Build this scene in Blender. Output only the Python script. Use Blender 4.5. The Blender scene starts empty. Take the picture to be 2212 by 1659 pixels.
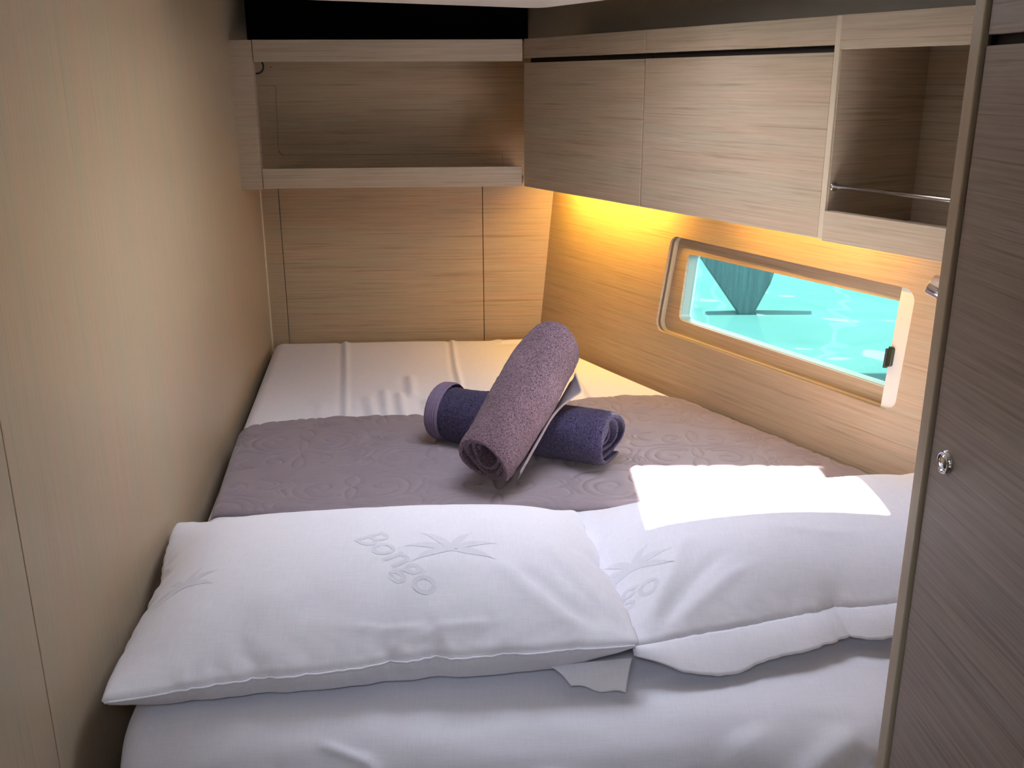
import bpy, bmesh, math, random
import numpy as np
from mathutils import Vector, Matrix
R = math.radians
SC = bpy.context.scene
COL = SC.collection

# ------------------------------------------------------------------ camera
cam = bpy.data.cameras.new('camera')
camo = bpy.data.objects.new('camera', cam)
COL.objects.link(camo)
cam.sensor_fit = 'HORIZONTAL'
cam.sensor_width = 36.0
cam.lens = 36.0 * 2080.0 / 2212.0
cam.clip_start = 0.02
camo.matrix_world = (Matrix.Translation((0, 0, 1.55)) @ Matrix.Rotation(R(90 - 17.5), 4, 'X')
                     @ Matrix.Rotation(R(-0.25), 4, 'Z'))
SC.camera = camo
SC.view_settings.view_transform = 'Standard'
SC.view_settings.look = 'None'
SC.view_settings.gamma = 1.0
SC.view_settings.use_curve_mapping = False
SC.view_settings.exposure = 0.08

# ------------------------------------------------------------------ daylight
world = bpy.data.worlds.new('sky')
SC.world = world
world.use_nodes = True
bg = world.node_tree.nodes['Background']
bg.inputs['Color'].default_value = (0.76, 0.81, 1.0, 1)
bg.inputs['Strength'].default_value = 14.0

SUN_FROM = Vector((-0.35, 0.06, 1.0)).normalized()
sun = bpy.data.lights.new('sun', 'SUN')
sun.energy = 54.0
sun.angle = R(0.9)
sun.color = (1.0, 0.96, 0.9)
suno = bpy.data.objects.new('sun', sun)
COL.objects.link(suno)
suno.rotation_euler = SUN_FROM.to_track_quat('Z', 'Y').to_euler()

HATCH = (-0.170, 0.315, 1.472, 1.985)         # x0 x1 y0 y1 of the roof hatch


def area(name, loc, look, sx, sy, energy, color, portal=False):
    l = bpy.data.lights.new(name, 'AREA')
    l.shape = 'RECTANGLE'
    l.size, l.size_y = sx, sy
    l.energy = energy
    l.color = color
    if portal:
        l.cycles.is_portal = True
    o = bpy.data.objects.new(name, l)
    COL.objects.link(o)
    o.location = loc
    o.rotation_euler = (-Vector(look)).to_track_quat('Z', 'Y').to_euler()
    return o


area('hatch_portal', (0.0725, 1.7285, 2.02), (0, 0, -1), 0.485, 0.513, 1.0, (1, 1, 1), True)
area('mattress_fill', (-0.05, 0.02, 1.70), (0.0, 0.72, -0.70), 0.40, 0.24, 1.3, (0.78, 0.85, 1.0)).data.spread = R(70)  # added cool fill for mattress front and pillows, no real opening here
area('saloon_fill', (-0.02, -1.3, 1.75), (0.05, 1, -0.25), 0.7, 0.5, 0.9, (1.0, 0.90, 0.78))  # added frontal fill shining through the doorway from the unseen saloon


# ------------------------------------------------------------------ materials
def mat(name, color, rough=0.5, metal=0.0, spec=0.5, sheen=0.0):
    m = bpy.data.materials.new(name)
    m.use_nodes = True
    b = m.node_tree.nodes['Principled BSDF']
    b.inputs['Base Color'].default_value = (*color, 1)
    b.inputs['Roughness'].default_value = rough
    b.inputs['Metallic'].default_value = metal
    b.inputs['Specular IOR Level'].default_value = spec
    if sheen:
        b.inputs['Sheen Weight'].default_value = sheen
    return m


def N(m, t, **kw):
    n = m.node_tree.nodes.new(t)
    for k, v in kw.items():
        setattr(n, k, v)
    return n


def L(m, a, b):
    m.node_tree.links.new(a, b)


def noise(m, vec, scale3, detail=4.0, rough=0.6, scale=1.0, dist=0.0):
    mp = N(m, 'ShaderNodeMapping')
    mp.inputs['Scale'].default_value = scale3
    L(m, vec, mp.inputs['Vector'])
    n = N(m, 'ShaderNodeTexNoise')
    n.inputs['Scale'].default_value = scale
    n.inputs['Detail'].default_value = detail
    n.inputs['Roughness'].default_value = rough
    n.inputs['Distortion'].default_value = dist
    L(m, mp.outputs['Vector'], n.inputs['Vector'])
    return n.outputs['Fac']


def ramp(m, fac, p0, c0, p1, c1):
    r = N(m, 'ShaderNodeValToRGB')
    r.color_ramp.elements[0].position = p0
    r.color_ramp.elements[0].color = (*c0, 1)
    r.color_ramp.elements[1].position = p1
    r.color_ramp.elements[1].color = (*c1, 1)
    L(m, fac, r.inputs['Fac'])
    return r.outputs['Color']


def mix(m, fac, a, b, mode='MIX'):
    n = N(m, 'ShaderNodeMix', data_type='RGBA', blend_type=mode)
    for sock, v in ((n.inputs['Factor'], fac), (n.inputs['A'], a), (n.inputs['B'], b)):
        if isinstance(v, (int, float)):
            sock.default_value = v
        elif isinstance(v, tuple):
            sock.default_value = (*v, 1)
        else:
            L(m, v, sock)
    return n.outputs['Result']


def bump(m, h, strength, dist):
    n = N(m, 'ShaderNodeBump')
    n.inputs['Strength'].default_value = strength
    n.inputs['Distance'].default_value = dist
    L(m, h, n.inputs['Height'])
    L(m, n.outputs['Normal'], m.node_tree.nodes['Principled BSDF'].inputs['Normal'])


def wood(name, base, axis='H', contrast=1.0, streak=1.0):
    """brushed light oak veneer; grain runs along local X (H) or local Z (V)"""
    m = mat(name, base, 0.42, 0, 0.35)
    b = m.node_tree.nodes['Principled BSDF']
    tc = N(m, 'ShaderNodeTexCoord')
    v = tc.outputs['Object']
    H = axis == 'H'
    s = lambda g, a: (g, g, a) if H else (a, a, g)
    wide = noise(m, v, s(1.6, 26), 5, 0.6, dist=0.25)
    fine = noise(m, v, s(3.5, 230), 3, 0.55)
    pores = noise(m, v, s(9.0, 480), 2, 0.5)
    lines = noise(m, v, s(2.2, 150), 4, 0.72)
    dark = tuple(c * k for c, k in zip(base, (0.60, 0.55, 0.50)))
    light = tuple(min(1, c * k) for c, k in zip(base, (1.16, 1.15, 1.14)))
    pink = tuple(c * k for c, k in zip(base, (1.05, 0.97, 0.95)))
    grey = tuple(c * k for c, k in zip(base, (0.94, 1.0, 0.98)))
    c0 = ramp(m, wide, 0.36, grey, 0.64, pink)
    c1 = mix(m, 0.30 * contrast, c0, ramp(m, fine, 0.34, dark, 0.68, light))
    c2 = mix(m, ramp(m, lines, 0.34, (0.85 * streak,) * 3, 0.46, (0, 0, 0)), c1, dark)
    c3 = mix(m, ramp(m, pores, 0.30, (0.45 * contrast,) * 3, 0.42, (0, 0, 0)), c2, dark)
    L(m, c3, b.inputs['Base Color'])
    bump(m, fine, 0.10, 0.001)
    return m


def cloth(name, color, rough=0.85, weave=900.0, strength=0.06, sheen=0.15, slub=0.02):
    m = mat(name, color, rough, 0, 0.15, sheen)
    b = m.node_tree.nodes['Principled BSDF']
    tc = N(m, 'ShaderNodeTexCoord')
    v = tc.outputs['Object']
    a = noise(m, v, (weave, 40, 60), 2, 0.5)
    c = noise(m, v, (40, weave, 60), 2, 0.5)
    w = mix(m, 0.5, a, c)
    d = tuple(x * (1 - slub * 3) for x in color)
    L(m, ramp(m, w, 0.38, d, 0.58, color), b.inputs['Base Color'])
    bump(m, w, strength, 0.0006)
    return m


OAK = wood('light_oak_horizontal', (0.405, 0.315, 0.228))
OAKE = wood('led_tinted_oak_horizontal', (0.43, 0.315, 0.195))  # same oak as the rest, LED spill put into a warmer colour
OAKH = wood('hull_oak', (0.41, 0.300, 0.205), 'H', 1.0, 0.8)
OAKV = wood('bulkhead_oak_vertical', (0.46, 0.375, 0.265), 'V', 0.45, 0.28)
OAKG = wood('locker_oak_grey', (0.36, 0.295, 0.255), 'H', 1.5, 1.1)
EDGE = wood('oak_edge_banding', (0.50, 0.42, 0.31), 'V', 0.4, 0.2)
EDGEP = mat('pale_edge', (0.66, 0.54, 0.38), 0.5)
DARK = mat('dark_groove', (0.018, 0.010, 0.008), 0.7)
BLACK = mat('black_recess_shade', (0.006, 0.004, 0.004), 0.9, 0, 0.05)  # deep shade of the upper recess put into a near-black colour
SHEET = cloth('white_cotton', (0.80, 0.79, 0.84))
CASE = cloth('pillowcase_cotton', (0.86, 0.85, 0.90))
VINYL = mat('taupe_vinyl', (0.68, 0.59, 0.46), 0.6)
bump(VINYL, noise(VINYL, N(VINYL, 'ShaderNodeTexCoord').outputs['Object'], (300, 300, 300), 2), 0.1, 0.001)
CREAM = mat('cream_plastic', (0.80, 0.77, 0.70), 0.35)
WHITE = mat('white_gelcoat', (0.80, 0.79, 0.74), 0.35)
CHROME = mat('chrome', (0.78, 0.78, 0.80), 0.09, 1.0)
STEEL = mat('satin_steel', (0.62, 0.58, 0.52), 0.22, 1.0)
RUBBER = mat('black_rubber', (0.012, 0.012, 0.012), 0.5)
LATCH = mat('black_latch', (0.025, 0.028, 0.015), 0.3)
GELCOAT = mat('outer_hull', (0.75, 0.75, 0.75), 0.3)
FLOORM = wood('teak_sole', (0.30, 0.17, 0.09), 'H')
LED = mat('led_diffuser', (1, 0.6, 0.2), 0.5)
_b = LED.node_tree.nodes['Principled BSDF']
_b.inputs['Emission Color'].default_value = (1.0, 0.60, 0.12, 1)
_b.inputs['Emission Strength'].default_value = 12.0

GLASS = bpy.data.materials.new('window_glass')
GLASS.use_nodes = True
_nt = GLASS.node_tree
_nt.nodes.remove(_nt.nodes['Principled BSDF'])
_t = _nt.nodes.new('ShaderNodeBsdfTransparent')
_t.inputs['Color'].default_value = (0.80, 0.95, 0.92, 1)
_g = _nt.nodes.new('ShaderNodeBsdfGlossy')
_g.inputs['Roughness'].default_value = 0.02
_x = _nt.nodes.new('ShaderNodeMixShader')
_x.inputs['Fac'].default_value = 0.05
_nt.links.new(_t.outputs[0], _x.inputs[1])
_nt.links.new(_g.outputs[0], _x.inputs[2])
_nt.links.new(_x.outputs[0], _nt.nodes['Material Output'].inputs['Surface'])


def terry(name, c_hi, c_lo, sheen=0.12):
    m = mat(name, c_hi, 0.95, 0, 0.05, sheen)
    b = m.node_tree.nodes['Principled BSDF']
    b.inputs['Sheen Roughness'].default_value = 0.5
    tc = N(m, 'ShaderNodeTexCoord')
    v = tc.outputs['Object']
    n = noise(m, v, (430, 430, 430), 3, 0.6, dist=1.0)
    w = noise(m, v, (14, 14, 14), 2, 0.5)
    c = ramp(m, n, 0.40, c_lo, 0.58, c_hi)
    c = mix(m, ramp(m, w, 0.35, (0.25,) * 3, 0.65, (0, 0, 0)), c, c_lo)
    L(m, c, b.inputs['Base Color'])
    bump(m, n, 0.9, 0.003)
    return m


MAUVE = terry('mauve_terry', (0.27, 0.175, 0.205), (0.060, 0.034, 0.046))
NAVY = terry('indigo_terry', (0.085, 0.068, 0.140), (0.012, 0.009, 0.024))
BORDER = mat('woven_border', (0.15, 0.11, 0.17), 0.8)
bump(BORDER, noise(BORDER, N(BORDER, 'ShaderNodeTexCoord').outputs['Object'], (500, 500, 500), 1), 0.3, 0.001)
HEM = cloth('towel_hem', (0.27, 0.22, 0.23), 0.9, 400, 0.3)
QUILT = cloth('quilted_taupe', (0.250, 0.204, 0.226), 0.62, 1100, 0.05, 0.2, 0.03)


# ------------------------------------------------------------------ mesh helpers
def frame(origin, rotz=0.0, tilt=0.0):
    return Matrix.Translation(origin) @ Matrix.Rotation(R(rotz), 4, 'Z') @ Matrix.Rotation(tilt, 4, 'X')


def tag(o, label=None, cat=None, group=None, kind=None):
    if label:
        o['label'] = label
    if cat:
        o['category'] = cat
    if group:
        o['group'] = group
    if kind:
        o['kind'] = kind
    return o


def empty(name, M, **kw):
    o = bpy.data.objects.new(name, None)
    COL.objects.link(o)
    o.empty_display_size = 0.05
    o.matrix_world = M
    return tag(o, **kw)


def obj(name, data, m, parent=None, M=None, bevel=0.0, smooth=False, seg=2, **kw):
    """data: bmesh or mesh. Local coordinates are those of the parent (or of M)."""
    if isinstance(data, bmesh.types.BMesh):
        bmesh.ops.recalc_face_normals(data, faces=data.faces)
        me = bpy.data.meshes.new(name)
        data.to_mesh(me)
        data.free()
    else:
        me = data
    me.materials.append(m)
    if smooth:
        me.polygons.foreach_set('use_smooth', [True] * len(me.polygons))
    o = bpy.data.objects.new(name, me)
    COL.objects.link(o)
    if parent is not None:
        o.parent = parent
    elif M is not None:
        o.matrix_world = M
    if bevel:
        md = o.modifiers.new('bevel', 'BEVEL')
        md.width = bevel
        md.segments = seg
        md.limit_method = 'ANGLE'
        md.angle_limit = R(40)
    return tag(o, **kw)


def box(bm, x0, x1, y0, y1, z0, z1):
    vs = [bm.verts.new((x, y, z)) for x in (x0, x1) for y in (y0, y1) for z in (z0, z1)]
    for f in ((0, 1, 3, 2), (4, 6, 7, 5), (0, 4, 5, 1), (2, 3, 7, 6), (0, 2, 6, 4), (1, 5, 7, 3)):
        bm.faces.new([vs[i] for i in f])
    return bm


def boxes(*bs):
    bm = bmesh.new()
    for b in bs:
        box(bm, *b)
    return bm


def prism(bm, pts, y0, y1):
    """polygon in XZ extruded along Y"""
    a = [bm.verts.new((p[0], y0, p[1])) for p in pts]
    b = [bm.verts.new((p[0], y1, p[1])) for p in pts]
    bm.faces.new(a)
    bm.faces.new(b[::-1])
    n = len(pts)
    for i in range(n):
        bm.faces.new([a[i], b[i], b[(i + 1) % n], a[(i + 1) % n]])
    return bm


def rounded(quad, r, n=8):
    """quad: corner points (counter clockwise) -> list of points with arc corners, n+1 per corner"""
    out = []
    for i in range(4):
        p = Vector(quad[i]); a = Vector(quad[i - 1]); c = Vector(quad[(i + 1) % 4])
        u = (a - p).normalized(); w = (c - p).normalized()
        ang = u.angle(w)
        d = r / math.tan(ang / 2)
        cen = p + (u + w).normalized() * (r / math.sin(ang / 2))
        s = p + u * d - cen
        e = p + w * d - cen
        tot = s.angle(e)
        for k in range(n + 1):
            t = k / n
            q = (s * math.sin((1 - t) * tot) + e * math.sin(t * tot)) / math.sin(tot)
            out.append((cen.x + q.x, cen.y + q.y))
    return out


def holed(bm, outer, inner, y0, y1, n=8):
    """plate between a 4-corner outer outline and a rounded inner outline (same corner order), in XZ"""
    k = n + 1
    rings = {}
    for y in (y0, y1):
        rings[y] = ([bm.verts.new((p[0], y, p[1])) for p in outer],
                    [bm.verts.new((p[0], y, p[1])) for p in inner])
    for y in (y0, y1):
        o, i = rings[y]
        for c in range(4):
            for j in range(n):
                bm.faces.new([o[c], i[c * k + j], i[c * k + j + 1]])
            bm.faces.new([o[c], i[c * k + n], i[((c + 1) % 4) * k], o[(c + 1) % 4]])
    o0, i0 = rings[y0]
    o1, i1 = rings[y1]
    for c in range(4):
        bm.faces.new([o0[c], o1[c], o1[(c + 1) % 4], o0[(c + 1) % 4]])
    m = len(i0)
    for j in range(m):
        bm.faces.new([i0[j], i0[(j + 1) % m], i1[(j + 1) % m], i1[j]])
    return bm


def ring(bm, outer, inner, y0, y1):
    """ring plate from two outlines with the same number of points, in XZ"""
    m = len(outer)
    V = [[bm.verts.new((p[0], y, p[1])) for p in o] for y in (y0, y1) for o in (outer, inner)]
    a0, b0, a1, b1 = V
    for j in range(m):
        k = (j + 1) % m
        bm.faces.new([a0[j], a0[k], b0[k], b0[j]])
        bm.faces.new([a1[j], b1[j], b1[k], a1[k]])
        bm.faces.new([a0[j], a1[j], a1[k], a0[k]])
        bm.faces.new([b0[j], b0[k], b1[k], b1[j]])
    return bm


def grow(quad, g):
    c = Vector((sum(p[0] for p in quad) / 4, sum(p[1] for p in quad) / 4))
    out = []
    for p in quad:
        out.append((p[0] + math.copysign(g, p[0] - c.x), p[1] + math.copysign(g, p[1] - c.y)))
    return out


def tube(bm, pts, r, n=16, caps=True):
    pts = [Vector(p) for p in pts]
    rs = r if isinstance(r, (list, tuple)) else [r] * len(pts)
    prev = None
    rings = []
    for i, p in enumerate(pts):
        t = (pts[min(i + 1, len(pts) - 1)] - pts[max(i - 1, 0)]).normalized()
        a = prev - t * prev.dot(t) if prev else t.orthogonal()
        a.normalize()
        b = t.cross(a)
        prev = a
        rings.append([bm.verts.new(p + (a * math.cos(2 * math.pi * k / n) + b * math.sin(2 * math.pi * k / n)) * rs[i])
                      for k in range(n)])
    for q, w in zip(rings, rings[1:]):
        for k in range(n):
            bm.faces.new([q[k], q[(k + 1) % n], w[(k + 1) % n], w[k]])
    if caps:
        bm.faces.new(rings[0][::-1])
        bm.faces.new(rings[-1])
    return bm


def lathe(bm, prof, M, n=40):
    rings = []
    for r, h in prof:
        if r < 1e-6:
            rings.append([bm.verts.new(M @ Vector((0, 0, h)))])
        else:
            rings.append([bm.verts.new(M @ Vector((r * math.cos(2 * math.pi * k / n), r * math.sin(2 * math.pi * k / n), h)))
                          for k in range(n)])
    for q, w in zip(rings, rings[1:]):
        for k in range(n):
            a, b, c, d = q[k % len(q)], q[(k + 1) % len(q)], w[(k + 1) % len(w)], w[k % len(w)]
            f = []
            for x in (a, b, c, d):
                if x not in f:
                    f.append(x)
            if len(f) > 2:
                bm.faces.new(f)
    return bm


def grid_mesh(name, P, close_u=False):
    """P: array (nu, nv, 3) -> quad mesh"""
    nu, nv = P.shape[:2]
    me = bpy.data.meshes.new(name)
    idx = np.arange(nu * nv).reshape(nu, nv)
    if close_u:
        idx = np.vstack([idx, idx[:1]])
    q = np.stack([idx[:-1, :-1], idx[1:, :-1], idx[1:, 1:], idx[:-1, 1:]], -1).reshape(-1, 4)
    me.vertices.add(nu * nv)
    me.vertices.foreach_set('co', P.reshape(-1).astype(np.float32))
    me.loops.add(q.size)
    me.loops.foreach_set('vertex_index', q.reshape(-1).astype(np.int32))
    me.polygons.add(len(q))
    me.polygons.foreach_set('loop_start', np.arange(0, q.size, 4, dtype=np.int32))
    me.polygons.foreach_set('loop_total', np.full(len(q), 4, dtype=np.int32))
    me.update(calc_edges=True)
    me.validate()
    return me


# ------------------------------------------------------------------ frames of the cabin
ROT_H = -60.54                                  # the hull side runs aft to forward at this angle
DX, DY = math.cos(R(ROT_H)), math.sin(R(ROT_H))
NX, NY = -DY, DX
KX, KY = 0.033, 2.770
ROT_E = 3.5                                     # after bulkhead
M_END = frame((-0.789, 3.067, 0), ROT_E)
M_CAB = frame((KX, KY, 0), ROT_H)
LEAN = math.atan(0.0815)
M_HULL = frame((KX + NX * 0.263, KY + NY * 0.263, 1.211), ROT_H, -LEAN)
LDIR = Vector((-0.1108, 0.9938, 0))
ROT_L = 96.36
M_LEFT = frame((-0.789, 3.067, 0), ROT_L)       # local x points aft, y points outboard (to the left)


def hh(z):
    return (z - 1.211) / math.cos(LEAN)


# --- floor, ceiling, walls
obj('floor', boxes((-1.6, 2.2, -2.0, 3.6, -0.05, 0.0)), FLOORM, kind='structure')

left = empty('wall_left', M_LEFT, kind='structure')
obj('panel', boxes((-2.091, 0.0, 0.0, 0.02, 0.0, 2.0)), OAKV, left, bevel=0.0008)
obj('panel', boxes((-4.2, -2.093, 0.0, 0.02, 0.0, 2.0)), OAKV, left, bevel=0.0008)
obj('backing', boxes((-4.2, 0.05, 0.02, 0.05, 0.0, 2.0)), DARK, left)

end = empty('wall_back', M_END, kind='structure')
WZ = 1.66
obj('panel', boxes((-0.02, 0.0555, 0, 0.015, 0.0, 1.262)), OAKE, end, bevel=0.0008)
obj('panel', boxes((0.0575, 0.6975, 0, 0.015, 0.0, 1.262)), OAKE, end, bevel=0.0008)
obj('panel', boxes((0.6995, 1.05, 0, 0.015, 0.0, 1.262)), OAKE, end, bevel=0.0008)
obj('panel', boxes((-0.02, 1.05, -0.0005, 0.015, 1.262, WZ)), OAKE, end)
obj('backing', boxes((-0.1, 1.3, 0.015, 0.04, 0.0, 2.0)), DARK, end)
obj('lining', boxes((-0.02, 0.843, -0.004, 0.015, WZ, 2.0)), BLACK, end)  # upper wall coloured near-black in place of the recess shade
obj('trim_corner', boxes((-0.009, 0.004, -0.008, 0.0, 0.70, 1.30)), EDGEP, M=M_END, bevel=0.002, kind='structure').name = 'trim_1'

# hull side with the window opening
TL, BL, BR, TR = (0.352, hh(1.150)), (0.324, hh(0.888)), (1.134, hh(0.885)), (1.136, hh(1.143))
OPEN = [BL, BR, TR, TL]
opening = rounded(OPEN, 0.027)
groove = rounded(grow(OPEN, 0.010), 0.034)
S0, S1, H0, H1 = -0.5, 2.6, -1.23, 0.14
outerq = [(S0, H0), (S1, H0), (S1, H1), (S0, H1)]
hull = empty('wall_right', M_HULL, kind='structure')
obj('hull_lining', holed(bmesh.new(), outerq, opening, 0.0, 0.008), OAKH, hull, bevel=0.0012)
obj('lip', ring(bmesh.new(), rounded(grow(OPEN, 0.02), 0.03), opening, 0.0155, 0.030), EDGE, hull, bevel=0.001)
obj('groove_backing', ring(bmesh.new(), rounded(grow(OPEN, 0.03), 0.05), groove, 0.008, 0.0155), DARK, hull)
INN = [(0.383, hh(0.9255)), (1.120, hh(0.922)), (1.124, hh(1.109)), (0.391, hh(1.107))]
inner = rounded(INN, 0.017)
obj('recess_panel', holed(bmesh.new(), grow(OPEN, 0.03), inner, 0.030, 0.036), OAKH, hull)
obj('hull_shell', holed(bmesh.new(), [(S0, -1.23), (S1, -1.23), (S1, 0.9), (S0, 0.9)], inner, 0.058, 0.075), GELCOAT, hull)

win = empty('window_1', M_HULL, kind='structure')
obj('window_frame', ring(bmesh.new(), rounded(grow(INN, 0.012), 0.026), inner, 0.036, 0.052), CREAM, win, bevel=0.0008)
INS = [(0.3845, hh(0.9265)), (1.1185, hh(0.923)), (1.1225, hh(1.108)), (0.3925, hh(1.106))]
obj('inner_frame', ring(bmesh.new(), rounded(grow(INS, 0.004), 0.018), rounded(INS, 0.016), 0.0375, 0.066), mat('tinted_acrylic_edge', (0.30, 0.38, 0.34), 0.3), win)
obj('gasket', ring(bmesh.new(), rounded(grow(INS, 0.003), 0.017), rounded(grow(INS, -0.0035), 0.013), 0.066, 0.073), RUBBER, win)
obj('pane', prism(bmesh.new(), rounded(grow(INS, -0.001), 0.014), 0.060, 0.064), GLASS, win)
blind = empty('window_blind', M_HULL, label='cream sliding blind at the right end of the hull window', cat='blind')
obj('blind_panel', prism(bmesh.new(), rounded([(1.092, hh(0.878)), (1.145, hh(0.878)), (1.145, hh(1.152)), (1.094, hh(1.152))], 0.004), 0.0095, 0.0135),
    CREAM, blind, bevel=0.0008)
lb = bmesh.new()
prism(lb, [(1.0905, hh(0.975)), (1.102, hh(0.975)), (1.104, hh(0.979)), (1.104, hh(1.013)), (1.100, hh(1.017)), (1.0925, hh(1.017))], 0.002, 0.0115)
box(lb, 1.088, 1.0925, -0.001, 0.0105, hh(0.970), hh(1.012))
obj('latch', lb, LATCH, blind, bevel=0.0012, label='small black latch')

# taupe lining above the lockers, deck head, ceiling panel with the hatch
obj('wall_right_upper', boxes((-0.6, 2.6, 0.19, 0.21, 1.64, 2.0)), VINYL, M=M_CAB, kind='structure')


def hatch_plate(x0, x1, y0, y1, z0, z1, hx0, hx1, hy0, hy1):
    return boxes((x0, hx0, y0, y1, z0, z1), (hx1, x1, y0, y1, z0, z1), (hx0, hx1, y0, hy0, z0, z1), (hx0, hx1, hy1, y1, z0, z1))


hx0, hx1, hy0, hy1 = HATCH
obj('ceiling', hatch_plate(-1.6, 2.6, -2.2, 3.7, 1.98, 2.02, hx0 - .03, hx1 + .03, hy0 - .03, hy1 + .03), BLACK, kind='structure')
# the padded panel: far edge square to the hull, right edge parallel to it
bmc = bmesh.new()
cp = Vector((0.068, 2.405))
Dv, Nv = Vector((DX, DY)), Vector((NX, NY))
pl = [cp - Nv * 0.95, cp, cp + Dv * 3.2, cp + Dv * 3.2 - Nv * 3.0, cp - Nv * 3.0]


def poly_hole(bm, poly, rect, z0, z1):
    """convex polygon with a rectangular hole, as vertical-sided slab"""
    x0, x1, y0, y1 = rect

    def clip(p, f):
        out = []
        for i in range(len(p)):
            a, b = p[i], p[(i + 1) % len(p)]
            fa, fb = f(a), f(b)
            if fa >= 0:
                out.append(a)
            if (fa > 0 > fb) or (fa < 0 < fb):
                out.append(a + (b - a) * (fa / (fa - fb)))
        return out
    parts = [clip(poly, lambda p: x0 - p[0]), clip(poly, lambda p: p[0] - x1)]
    mid = clip(clip(poly, lambda p: p[0] - x0), lambda p: x1 - p[0])
    parts += [clip(mid, lambda p: y0 - p[1]), clip(mid, lambda p: p[1] - y1)]
    for p in parts:
        if len(p) > 2:
            a = [bm.verts.new((q[0], q[1], z0)) for q in p]
            b = [bm.verts.new((q[0], q[1], z1)) for q in p]
            bm.faces.new(a)
            bm.faces.new(b)
            for i in range(len(p)):
                k = (i + 1) % len(p)
                bm.faces.new([a[i], a[k], b[k], b[i]])
    return bm


pl = [cp - Nv * 0.93, cp - Nv * 0.035, cp - Nv * 0.01 + Dv * 0.01, cp + Dv * 0.035, cp + Dv * 1.1, Vector((cp.x + DX * 1.1, -1.6)), Vector((-1.2, -1.6))]
obj('ceiling_panel', poly_hole(bmc, pl, HATCH, 1.71, 1.75), WHITE, kind='structure').name = 'ceiling_lower'
hatch = obj('hatch_coaming', hatch_plate(hx0 - .03, hx1 + .03, hy0 - .03, hy1 + .03, 1.75, 1.98, hx0, hx1, hy0, hy1), WHITE,
            kind='structure')
hatch.name = 'trim_2'

# doorway behind the camera
obj('wall_front', boxes((-1.2, -0.42, -0.9, -0.86, 0, 1.98), (0.42, 1.3, -0.9, -0.86, 0, 1.98)), OAKV, kind='structure')
obj('wall_saloon', boxes((-1.6, 1.6, -2.1, -2.06, 0, 2.0), (-1.64, -1.6, -2.1, -0.9, 0, 2.0), (1.6, 1.64, -2.1, -0.9, 0, 2.0)), OAKV,
    kind='structure').name = 'wall_saloon'

# ------------------------------------------------------------------ shelf unit on the after bulkhead
M_SH = frame((-0.752, 2.722, 0), ROT_E)
sh = empty('shelf_unit', M_SH, label='long open wooden shelf box on the far wall above the foot of the bed', cat='shelf')
W = 0.786
obj('side_panel', boxes((0.001, 0.0595, 0.0, 0.018, 1.262, 1.656), (0.0395, 0.0595, 0.018, 0.030, 1.262, 1.656)), OAK, sh, bevel=0.0008)
obj('top_rail', boxes((0.0615, W, 0.001, 0.019, 1.600, 1.6565)), OAK, sh, bevel=0.0008)
obj('bottom_rail', boxes((0.0615, W - 0.002, 0.001, 0.019, 1.264, 1.319)), OAK, sh, bevel=0.0008)
obj('shelf_board', boxes((0.06, W + 0.004, 0.019, 0.338, 1.272, 1.288)), OAK, sh)
obj('top_board', boxes((0.06, W + 0.004, 0.019, 0.338, 1.636, 1.654)), OAK, sh)
# access panel on the back of the shelf, with its round cable hole
AP = [(0.0925 - .02, 1.331), (0.765, 1.333), (0.765, 1.60), (0.0725, 1.60)]
bmr = bmesh.new()
for a, b in (((0.021, 1.538), (0.0725, 1.538)), ((0.0727, 1.538), (0.0672, 1.352)), ((0.083, 1.331), (0.763, 1.331)), ((0.764, 1.30), (0.764, 1.331))):
    v = Vector(b) - Vector(a)
    n = Vector((-v.y, v.x)).normalized() * 0.0005
    A, Bv = Vector(a), Vector(b)
    prism(bmr, [tuple(A - n), tuple(Bv - n), tuple(Bv + n), tuple(A + n)], -0.0012, 0.0)
arc = [(0.083 - 0.0158 * math.cos(t), 1.3468 - 0.0158 * math.sin(t)) for t in np.linspace(0.0, math.pi / 2, 9)]
arci = [(0.083 - 0.014 * math.cos(t), 1.3468 - 0.014 * math.sin(t)) for t in np.linspace(0.0, math.pi / 2, 9)]
prism(bmr, arc + arci[::-1], -0.0012, 0.0)
obj('panel_groove', bmr, mat('brown_groove', (0.09, 0.06, 0.04), 0.7), end)
bmh = bmesh.new()
o_ = [(0.020 + 0.0235 * math.cos(t), 1.594 + 0.0235 * math.sin(t)) for t in np.linspace(0, 2 * math.pi, 40, endpoint=False)]
i_ = [(0.020 + 0.0185 * math.cos(t), 1.594 + 0.0185 * math.sin(t)) for t in np.linspace(0, 2 * math.pi, 40, endpoint=False)]
ring(bmh, o_, i_, -0.0022, 0.0)
obj('hole_rim', bmh, RUBBER, end)
obj('screw_hole', prism(bmesh.new(), [(0.063 + 0.0016 * math.cos(t), 1.5915 + 0.0016 * math.sin(t)) for t in np.linspace(0, 2 * math.pi, 12, endpoint=False)], -0.0018, 0.0), RUBBER, end)


# ------------------------------------------------------------------ lockers along the hull side
def locker(s0, s1, label):
    t = empty('overhead_locker', M_CAB @ Matrix.Translation((s0, 0, 0)), label=label, cat='cabinet', group='overhead lockers along the hull side')
    w = s1 - s0
    obj('body', boxes((0.001, w - 0.001, 0.022, 0.188, 1.2665, 1.6545)), DARK, t)
    obj('fascia', boxes((0.0, w - 0.0, 0.0, 0.020, 1.6075, 1.657)), OAK, t, bevel=0.0009)
    obj('door', boxes((0.0012, w - 0.0012, 0.0, 0.020, 1.2645, 1.5955)), OAK, t, bevel=0.0009)
    obj('bottom_board', boxes((0.001, w - 0.001, 0.021, 0.255, 1.2655, 1.280)), OAK, t)
    return t


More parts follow.
